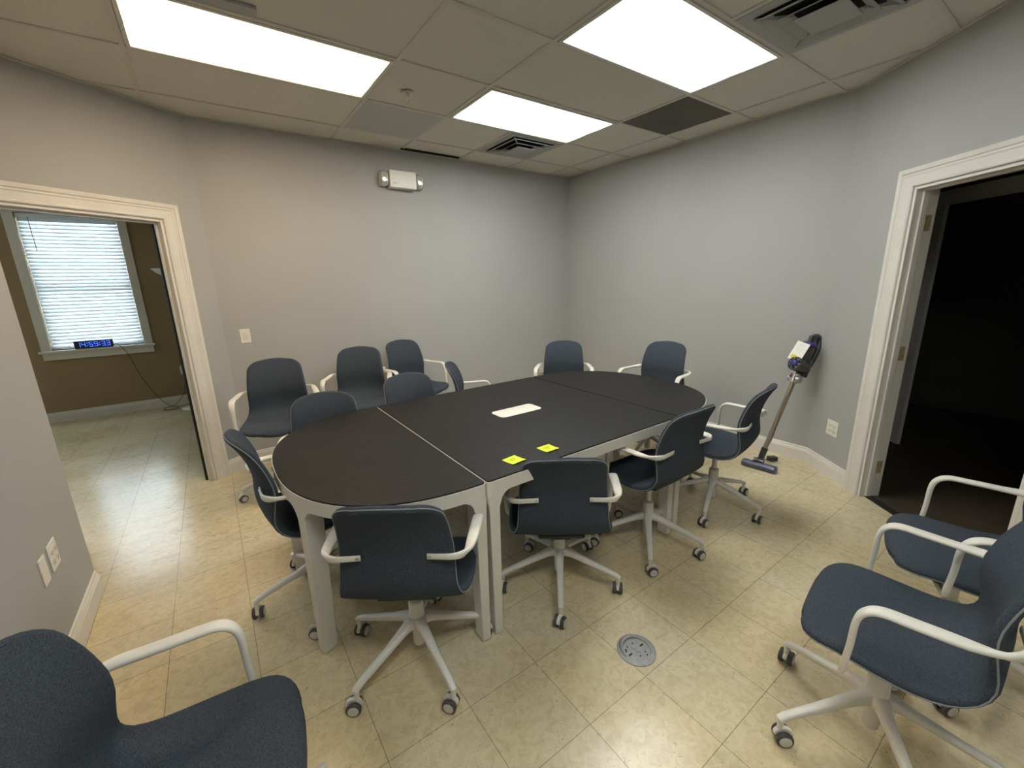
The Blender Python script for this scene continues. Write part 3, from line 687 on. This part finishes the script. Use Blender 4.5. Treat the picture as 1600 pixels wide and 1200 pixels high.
mb = MB(); mb.cyl(b1+ax*.035+lat*.012, b1+ax*.035-lat*.03, .0275, .0275, 20); mb.build('release_button', 'vacred', vac)
# cyclone and bin
cc = b1+ax*.13+side*.035
TS = side.to_track_quat('Z', 'Y').to_matrix()
mb = MB(); mb.lathe([(.052, -.085), (.056, -.07), (.056, .03), (.050, .045)], cc, 28, TS); mb.build('dust_bin', 'vacgrey', vac)
mb = MB(); mb.lathe([(.024, .044), (.028, .052), (.020, .060), (.006, .062)], cc, 24, TS); mb.build('cyclone_cap', 'purple', vac)
for k in range(14):
    a = 2*PI*k/14; p = TS @ Vector((math.cos(a)*.040, math.sin(a)*.040, .046))+cc; p1 = TS @ Vector((math.cos(a)*.030, math.sin(a)*.030, .052))+cc; p2 = TS @ Vector((math.cos(a)*.052, math.sin(a)*.052, .034))+cc
    mb = MB(); mb.tube([p1, p, p2], .0045, 6); mb.build('cyclone_cone', 'silver' if k % 2 == 0 else 'vacgrey', vac)
# motor body, handle and battery
hb = b1+ax*.22
mb = MB(); mb.lathe([(.036, -.06), (.050, -.04), (.052, .05), (.042, .075)], hb, 24, R0); mb.build('motor_body', 'vacgrey', vac)
mb = MB(); mb.lathe([(.042, -.012), (.057, -.006), (.057, .012), (.044, .022)], hb+ax*.075, 24, R0); mb.build('purple_band', 'purple', vac)
mb = MB(); q0 = hb+ax*.02-side*.02
pts = catmull([tuple(q0), tuple(q0+ax*.09), tuple(q0+ax*.135-side*.01), tuple(q0+ax*.13-side*.055+lat*.01), tuple(q0+ax*.03-side*.068+lat*.02), tuple(q0-ax*.10-side*.06+lat*.01), tuple(q0-ax*.16-side*.03)], 6)
mb.tube(pts, .021, 12); mb.build('handle', 'vacgrey', vac)
mb = MB(); rr = [[q0-ax*z-side*(.035+a_)+lat*b_ for a_, b_ in rrect(.05, .075, .012)] for z in (.10, .185)]; mb.loft(rr); mb.build('battery_pack', 'dark', vac, bevel=.003)
mb = MB(); mb.loft([[hb+ax*z+side*a_+lat*b_ for a_, b_ in rrect(.044, .03, .012)] for z in (.085, .150)]); mb.build('exhaust_knob', 'dark', vac, bevel=.004)
# card hanging on the machine
card = tag(empty('info_card', vac.location+hb+side*.065+ax*.005-lat*.012), 'white card with a yellow round print stuck on the stick vacuum', 'card')
ca = (ax*1.0+lat*(.18)).normalized(); cl = (lat-ca*lat.dot(ca)).normalized(); cn = ca.cross(cl)
if cn.dot(side) < 0: cn = -cn
def cardpt(u, v, n_): return cl*u+ca*v+cn*n_
mb = MB(); mb.loft([[cardpt(u, v, n_) for u, v in ((-.052, -.075), (.052, -.075), (.052, .075), (-.052, .075))] for n_ in (0, .0015)]); mb.build('card_sheet', 'paper', card, smooth=False)
mb = MB(); mb.loft([[cardpt(-.014+.026*math.cos(a), -.048+.018*math.sin(a), n_) for a in [2*PI*k/20 for k in range(20)]] for n_ in (.0015, .0019)]); mb.build('yellow_print', 'yellow', card, smooth=False)
mb = MB()
for v in (.056, .046, .028, .016, .004): mb.loft([[cardpt(u, v+dv, n_) for u, dv in ((-.028, -.0012), (.026, -.0012), (.026, .0012), (-.028, .0012))] for n_ in (.0015, .0018)])
mb.build('printed_lines', 'print', card, smooth=False)
# thin cord along the wand with its plug
mb = MB(); f = vp(3.60, 1.47, .03)
wn = side
pts = catmull([tuple(b1+ax*.12+side*.05+lat*.02), tuple(b1+side*.045+lat*.03), tuple(b1-ax*.08+side*.035+lat*.028), tuple(b1-ax*.2+side*.02+lat*.008), tuple(b1-ax*.45+side*.0+lat*.021), tuple(b0+ax*.12-side*.024), tuple(b0+Vector((.045, .0, .03))), tuple(vp(3.56, 1.42, .012)), tuple(vp(3.575, 1.40, .02))], 6)
cw = MB(); cw.tube(pts, .0022, 6); cw.build('charger_cord', 'cord', vac)
ad = tag(empty('charger_adapter', (3.625, 1.405, 0), -.5), 'small black charger adapter on the floor behind the vacuum head', 'charger')
mb = MB(); mb.bb(-.035, .035, -.025, .025, .001, .036); mb.build('adapter_body', 'dark', ad, bevel=.006, smooth=False)
mb = MB(); mb.cyl((-.034, 0, .018), (-.055, 0, .016), .006, .004, 10); mb.build('strain_relief', 'dark', ad)

# ------------------------------------------------------------------ office chair
def shell_parts(root):
    ctrl = [(.205, .432, .205), (.196, .450, .213), (.165, .461, .222), (.09, .460, .230), (.0, .450, .235), (-.07, .447, .232), (-.128, .457, .220), (-.172, .484, .204), (-.200, .530, .192), (-.209, .59, .187), (-.207, .64, .185), (-.207, .69, .182), (-.226, .77, .175), (-.255, .838, .167), (-.282, .884, .160)]
    P = catmull(ctrl, 6)
    Ls = [0]
    for a, b_ in zip(P, P[1:]): Ls.append(Ls[-1]+math.hypot(a[0]-b_[0], a[1]-b_[1]))
    tot = Ls[-1]
    def at(s):
        s = min(max(s, 0), tot)
        for i in range(len(Ls)-1):
            if s <= Ls[i+1] or i == len(Ls)-2:
                t = (s-Ls[i])/(Ls[i+1]-Ls[i]); return [a+(b_-a)*t for a, b_ in zip(P[i], P[i+1])]
    crease = next(Ls[i] for i in range(len(P)) if P[i][1] > .50 and P[i][0] < 0)
    rF, rT = .085, .070
    # sample positions dense at both ends
    ss = [rF*(1-math.cos(PI/2*k/7)) for k in range(8)]
    n_ = 24; ss += [rF+(tot-rT-rF)*k/n_ for k in range(1, n_)]
    ss += [tot-rT*(1-math.cos(PI/2*k/7)) for k in range(7, -1, -1)]
    ts = [math.sin(PI/2*(-1+2*k/16)) for k in range(17)]
    def F(se, x, s):
        y, z, wd = at(se); b_ = min(1, max(0, (z-.450)/.20)); b_ = b_*b_*(3-2*b_)
        return Vector((x, y+.034*(x/.185)**2*b_, z+(1-b_)*.010*(x/.22)**2*(1 if s > .1 else s/.1)))
    grid = []; Nn = []
    for s in ss:
        row = []; nrow = []
        for t in ts:
            # slightly bowed front and top edges
            se = s
            if s < .12: se = s+.022*(1-s/.12)*t*t
            if s > tot-.12: se = s-.010*(1-(tot-s)/.12)*t*t
            y, z, wd = at(se)
            if s < rF: wd = wd-rF+math.sqrt(max(0, rF*rF-(rF-s)**2))
            if s > tot-rT: wd = wd-rT+math.sqrt(max(0, rT*rT-(rT-(tot-s))**2))
            x = t*wd
            row.append(F(se, x, s))
            e = .006; s0_, s1_ = max(se-e, 0), min(se+e, tot)
            nrow.append((F(se, x+e, s)-F(se, x-e, s)).cross(F(s1_, x, s)-F(s0_, x, s)).normalized())
        grid.append(row); Nn.append(nrow)
    I, J = len(grid), len(ts)
    if Nn[I//4][J//2].z < 0: Nn = [[-v for v in r] for r in Nn]
    h = .0135
    verts = []; idx = {}
    for i in range(I):
        for j in range(J):
            idx['f', i, j] = len(verts); verts.append(grid[i][j]+Nn[i][j]*h)
            idx['b', i, j] = len(verts); verts.append(grid[i][j]-Nn[i][j]*h)
    loop = [(0, j) for j in range(J)]+[(i, J-1) for i in range(1, I)]+[(I-1, j) for j in range(J-2, -1, -1)]+[(i, 0) for i in range(I-2, 0, -1)]
    angs = [math.radians(a) for a in (60, 30, 0, -30, -60)]; NLp = len(loop); rim = []; pip = []
    for k, (i, j) in enumerate(loop):
        a = grid[loop[k-1][0]][loop[k-1][1]]; b_ = grid[loop[(k+1) % NLp][0]][loop[(k+1) % NLp][1]]
        t = (b_-a).normalized(); n1 = Nn[i][j]; o = t.cross(n1).normalized()
        if k == 0: osg = -1 if o.dot(grid[0][0]-grid[5][J//2]) < 0 else 1
        o = o*osg
        r = []
        for an in angs: r.append(len(verts)); verts.append(grid[i][j]+o*h*math.cos(an)+n1*h*math.sin(an))
        rim.append(r); pip.append((grid[i][j]+o*h*.92-n1*h*.45, i))
    faces = []; fr = []
    for i in range(I-1):
        for j in range(J-1):
            faces.append((idx['f', i, j], idx['f', i, j+1], idx['f', i+1, j+1], idx['f', i+1, j])); fr.append(i)
            faces.append((idx['b', i, j], idx['b', i+1, j], idx['b', i+1, j+1], idx['b', i, j+1])); fr.append(i)
    for k in range(NLp):
        k2 = (k+1) % NLp; (i, j), (i2, j2) = loop[k], loop[k2]
        c0 = [idx['f', i, j]]+rim[k]+[idx['b', i, j]]; c1 = [idx['f', i2, j2]]+rim[k2]+[idx['b', i2, j2]]
        for q in range(6): faces.append((c0[q], c1[q], c1[q+1], c0[q+1])); fr.append(min(i, i2))
    me = bpy.data.meshes.new('tmp'); me.from_pydata([tuple(v) for v in verts], [], faces)
    bm = bmesh.new(); bm.from_mesh(me); bmesh.ops.recalc_face_normals(bm, faces=bm.faces); bm.to_mesh(me); bm.free(); me.update()
    vn = [v.normal.copy() for v in me.vertices]; fcs = [tuple(p.vertices) for p in me.polygons]
    ic = next(i for i in range(I) if ss[i] >= crease)
    out = []
    for name, sel in (('seat', lambda i: i < ic), ('backrest', lambda i: i >= ic)):
        fs = [f for f, i in zip(fcs, fr) if sel(i)]; used = sorted({v for f in fs for v in f}); mp = {v: k for k, v in enumerate(used)}
        m2 = bpy.data.meshes.new(name); m2.from_pydata([tuple(verts[v]) for v in used], [], [tuple(mp[v] for v in f) for f in fs])
        m2.materials.append(M['fabric']); m2.shade_smooth(); m2.normals_split_custom_set_from_vertices([tuple(vn[v]) for v in used])
        o = bpy.data.objects.new(name, m2); COL.objects.link(o); o.parent = root; out.append(o)
    # piping seam round each
    ks = [k for k in range(NLp) if pip[k][1] >= ic]; st = next(k for k in ks if (k-1) not in ks)
    seq = [pip[(st+q) % NLp][0] for q in range(len(ks))]
    mb = MB(); mb.tube(seq, .0024, 6); mb.build('piping', 'piping', out[1])
    ks = [k for k in range(NLp) if pip[k][1] <= ic]; st = next(k for k in ks if (k-1) % NLp not in ks)
    seq = [pip[(st+q) % NLp][0] for q in range(len(ks))]
    mb = MB(); mb.tube(seq, .0024, 6); mb.build('piping', 'piping', out[0])
    return out

def arm(root, sx):
    V = Vector
    c = [((.112, -.2140, .668), (0, 0, 1), .022, .007), ((.155, -.2170, .668), (0, 0, 1), .022, .009), ((.197, -.217, .667), (.05, 0, 1), .023, .012), ((.228, -.203, .665), (.4, .25, .85), .026, .016),
         ((.246, -.172, .663), (.85, .1, .45), .031, .017), ((.254, -.12, .662), (1, 0, .05), .040, .017), ((.262, -.03, .664), (1, 0, 0), .043, .016), ((.266, .030, .664), (1, 0, 0), .041, .016),
         ((.267, .062, .645), (1, 0, 0), .038, .016), ((.267, .075, .608), (1, 0, 0), .034, .017), ((.266, .078, .53), (1, 0, 0), .026, .017), ((.262, .083, .46), (1, .0, 0), .025, .017),
         ((.252, .084, .432), (.8, 0, .6), .025, .015), ((.225, .084, .418), (.15, 0, 1), .022, .012), ((.14, .084, .414), (0, 0, 1), .014, .03)]
    rows = [list(p)+list(wd)+[w_, t_] for p, wd, w_, t_ in c]
    path = catmull(rows, 5); rings = []
    for i, r in enumerate(path):
        a = path[max(i-1, 0)]; b_ = path[min(i+1, len(path)-1)]
        t = V((b_[0]-a[0], b_[1]-a[1], b_[2]-a[2])).normalized(); wv = V(r[3:6]); wv = (wv-t*wv.dot(t)).normalized(); n1 = t.cross(wv)
        ring = []
        for k in range(12):
            an = 2*PI*k/12; cx_ = math.copysign(abs(math.cos(an))**.7, math.cos(an))*r[6]/2; cy_ = math.copysign(abs(math.sin(an))**.8, math.sin(an))*r[7]/2
            p = V(r[:3])+wv*cx_+n1*cy_; ring.append(V((p.x*sx, p.y, p.z)))
        rings.append(ring)
    mb = MB(); mb.loft(rings); o = mb.build('armrest', 'frame', root, angle=60)
    mb = MB(); mb.cyl((.122*sx, -.2180, .668), (.122*sx, -.2205, .668), .0055, n=12); mb.build('bolt', 'steel', o)

def make_chair():
    root = empty('office_chair')
    shell_parts(root); arm(root, 1); arm(root, -1)
    mb = MB(); mb.bb(-.11, .11, -.12, .12, .412, .430); mb.bb(-.05, .05, -.09, .09, .385, .414); mb.build('seat_mechanism', 'dark', root, bevel=.006, smooth=False)
    mb = MB(); mb.tube([(.05, -.03, .40), (.15, -.05, .402), (.20, -.06, .398)], [.005, .005, .008], 8); mb.build('height_lever', 'dark', root)
    mb = MB(); mb.cyl((0, 0, .20), (0, 0, .40), .0155, n=20); mb.build('gas_column', 'tube', root)
    mb = MB(); mb.lathe([(.021, .060), (.023, .064), (.025, .15), (.032, .168), (.034, .19), (.031, .205), (.029, .262), (.024, .268), (.014, .269)], n=28); mb.build('hub', 'frame', root)
    # one star leg pointing to +Y and its caster, repeated five times
    legm = None; cm = None
    for k in range(5):
        a = 2*PI*k/5
        if k == 0:
            mb = MB(); rings = []
            for r, z, w_, h in ((.012, .176, .062, .048), (.034, .178, .050, .046), (.06, .172, .038, .038), (.12, .153, .033, .030), (.20, .129, .029, .025), (.265, .110, .026, .023), (.290, .101, .026, .024), (.303, .090, .024, .020)):
                ring = []
                for q in range(12):
                    an = 2*PI*q/12; ring.append(Vector((math.copysign(abs(math.cos(an))**.65, math.cos(an))*w_/2, r+(.006 if r > .3 else 0)*math.sin(an), z+math.copysign(abs(math.sin(an))**.65, math.sin(an))*h/2)))
                rings.append(ring)
            mb.loft(rings); mb.cyl((0, .297, .096), (0, .297, .052), .010, .009, 14)
            leg = mb.build('leg', 'frame', root, angle=55); leg.rotation_euler = (0, 0, 0)
            # caster at origin: stem axis at origin, wheels trailing
            cs = MB(); cs.loft([[Vector((0+x_, -.012+a_, .034+b_)) for a_, b_ in [(.030*math.cos(t), .028*math.sin(t)) for t in [PI*k2/10 for k2 in range(11)]]+[(-.02, -.01), (.02, -.01)]] for x_ in (-.007, .007)])
            caster = cs.build('caster', 'frame', root, bevel=.002)
            wh = []
            for sx in (-1, 1):
                wb = MB(); T_ = Matrix.Rotation(PI/2*sx, 3, 'Y')
                wb.lathe([(.006, .008), (.0245, .008), (.027, .012), (.027, .020), (.0245, .0235), (.0185, .0245)], (0, -.012, .027), 24, T_, cap=False)
                wo = wb.build('wheel', 'tyre', caster); wh.append(wo)
                wb = MB(); wb.lathe([(.0192, .022), (.0192, .0255), (.016, .0265), (.003, .0268)], (0, -.012, .027), 24, T_)
                wb.cur = 0
                hubo = wb.build('wheel_cap', 'hubcap', caster); wh.append(hubo)
            caster.location = (0, .297, 0)
        else:
            l2 = leg.copy(); COL.objects.link(l2); l2.parent = root; l2.rotation_euler = (0, 0, a)
            c2 = caster.copy(); COL.objects.link(c2); c2.parent = root; c2.location = (-.297*math.sin(a), .297*math.cos(a), 0)
            for o in wh:
                w2 = o.copy(); COL.objects.link(w2); w2.parent = c2
    return root
def copy_tree(o, parent=None):
    c = o.copy(); COL.objects.link(c); c.parent = parent
    for ch in o.children: copy_tree(ch, c)
    return c
LIFT = ('seat', 'backrest', 'armrest', 'seat_mechanism', 'height_lever', 'gas_column')
CH = [  # x, y, facing (deg, 0 = towards the back wall), star phase, height offset, label, group
 (.495, 1.418, -34.9, .6, -.050, 'slate blue armchair seen from behind at the rounded left end, nearest chair touching the table', 'chairs at the table'),
 (1.257, 1.404, -36.2, 39.9, -.095, 'slate blue swivel chair seen from behind in front of the two yellow notes', 'chairs at the table'),
 (1.878, 1.336, -.7, 12.8, -.005, 'swivel chair at the table front between the notes chair and the one nearest the vacuum', 'chairs at the table'),
 (2.570, 1.336, 11.1, 42.6, -.020, 'side-on swivel chair by the far right table end, nearest the stick vacuum', 'chairs at the table'),
 (.295, 3.385, 169.6, 10, .080, 'empty swivel chair against the back wall closest to the left doorframe', 'chairs along the back wall'),
 (.931, 3.594, 156, 30, .075, 'grey-blue chair at the back wall, middle of the three standing there', 'chairs along the back wall'),
 (1.506, 3.667, 192.9, 50, .085, 'blue chair at the back wall below the emergency light, rightmost of those three', 'chairs along the back wall'),
 (1.10, 2.62, 184, 20, -.020, 'chair tucked behind the middle table section, only its rounded backrest top showing', 'chairs at the table'),
 (.455, 2.50, 172, 55, -.035, 'chair tucked behind the left rounded table end, only its backrest top showing', 'chairs at the table'),
 (1.765, 2.95, -122, 15, -.03, 'side-on chair behind the table facing right with one white arm showing', 'chairs at the table'),
 (2.70, 2.957, 138, 33, .012, 'blue chair behind the table in front of the room corner, beside the low wall outlet', 'chairs at the table'),
 (2.935, 2.135, 96, 62, .070, 'blue chair at the far right rounded table end with its back to the right wall', 'chairs at the table'),
 (.259, 2.055, -86, 39, .02, 'side-on chair at the left rounded table end with its back to the doorway', 'chairs at the table'),
 (-.192, .972, -100, 30, -.03, 'dark slate armchair cut off by the bottom left corner of the picture', 'chairs in the foreground'),
 (1.558, .212, 9.3, 26.1, -.01, 'large slate blue armchair at the lower right, nearest the camera on that side', 'chairs in the foreground'),
 (2.16, .15, 18, 60, .0, 'slate blue armchair before the dark right doorway, behind the large lower right chair', 'chairs in the foreground'),
]
proto = make_chair(); first = True
for n_, (x, y, rz, ph, dz, lab, grp) in enumerate(CH):
    c = proto if first else copy_tree(proto)
    c['_n'] = n_
    first = False
    tag(c, lab, 'office chair', grp)
    del c['_n']
    c.location = (x, y, 0); c.rotation_euler = (0, 0, math.radians(rz))
for c in [o for o in COL.objects if o.type == 'EMPTY' and o.name.startswith('office_chair')]:
    i = next(k for k, r in enumerate(CH) if r[5] == c['label']); x, y, rz, ph, dz, lab, grp = CH[i]
    random.seed(100+i); k = 0; kl = 0
    # star phase is measured from the chair's front, clockwise
    for ch in c.children:
        b_ = ch.name.split('.')[0]
        if b_ in LIFT: ch.location = (0, 0, dz)
        elif b_ == 'leg': ch.rotation_euler = (0, 0, -math.radians(ph)+2*PI*kl/5); kl += 1
        elif b_ == 'caster':
            a = -math.radians(ph)+2*PI*k/5; k += 1
            ch.location = (-.297*math.sin(a), .297*math.cos(a), 0); ch.rotation_euler = (0, 0, random.uniform(0, 2*PI))
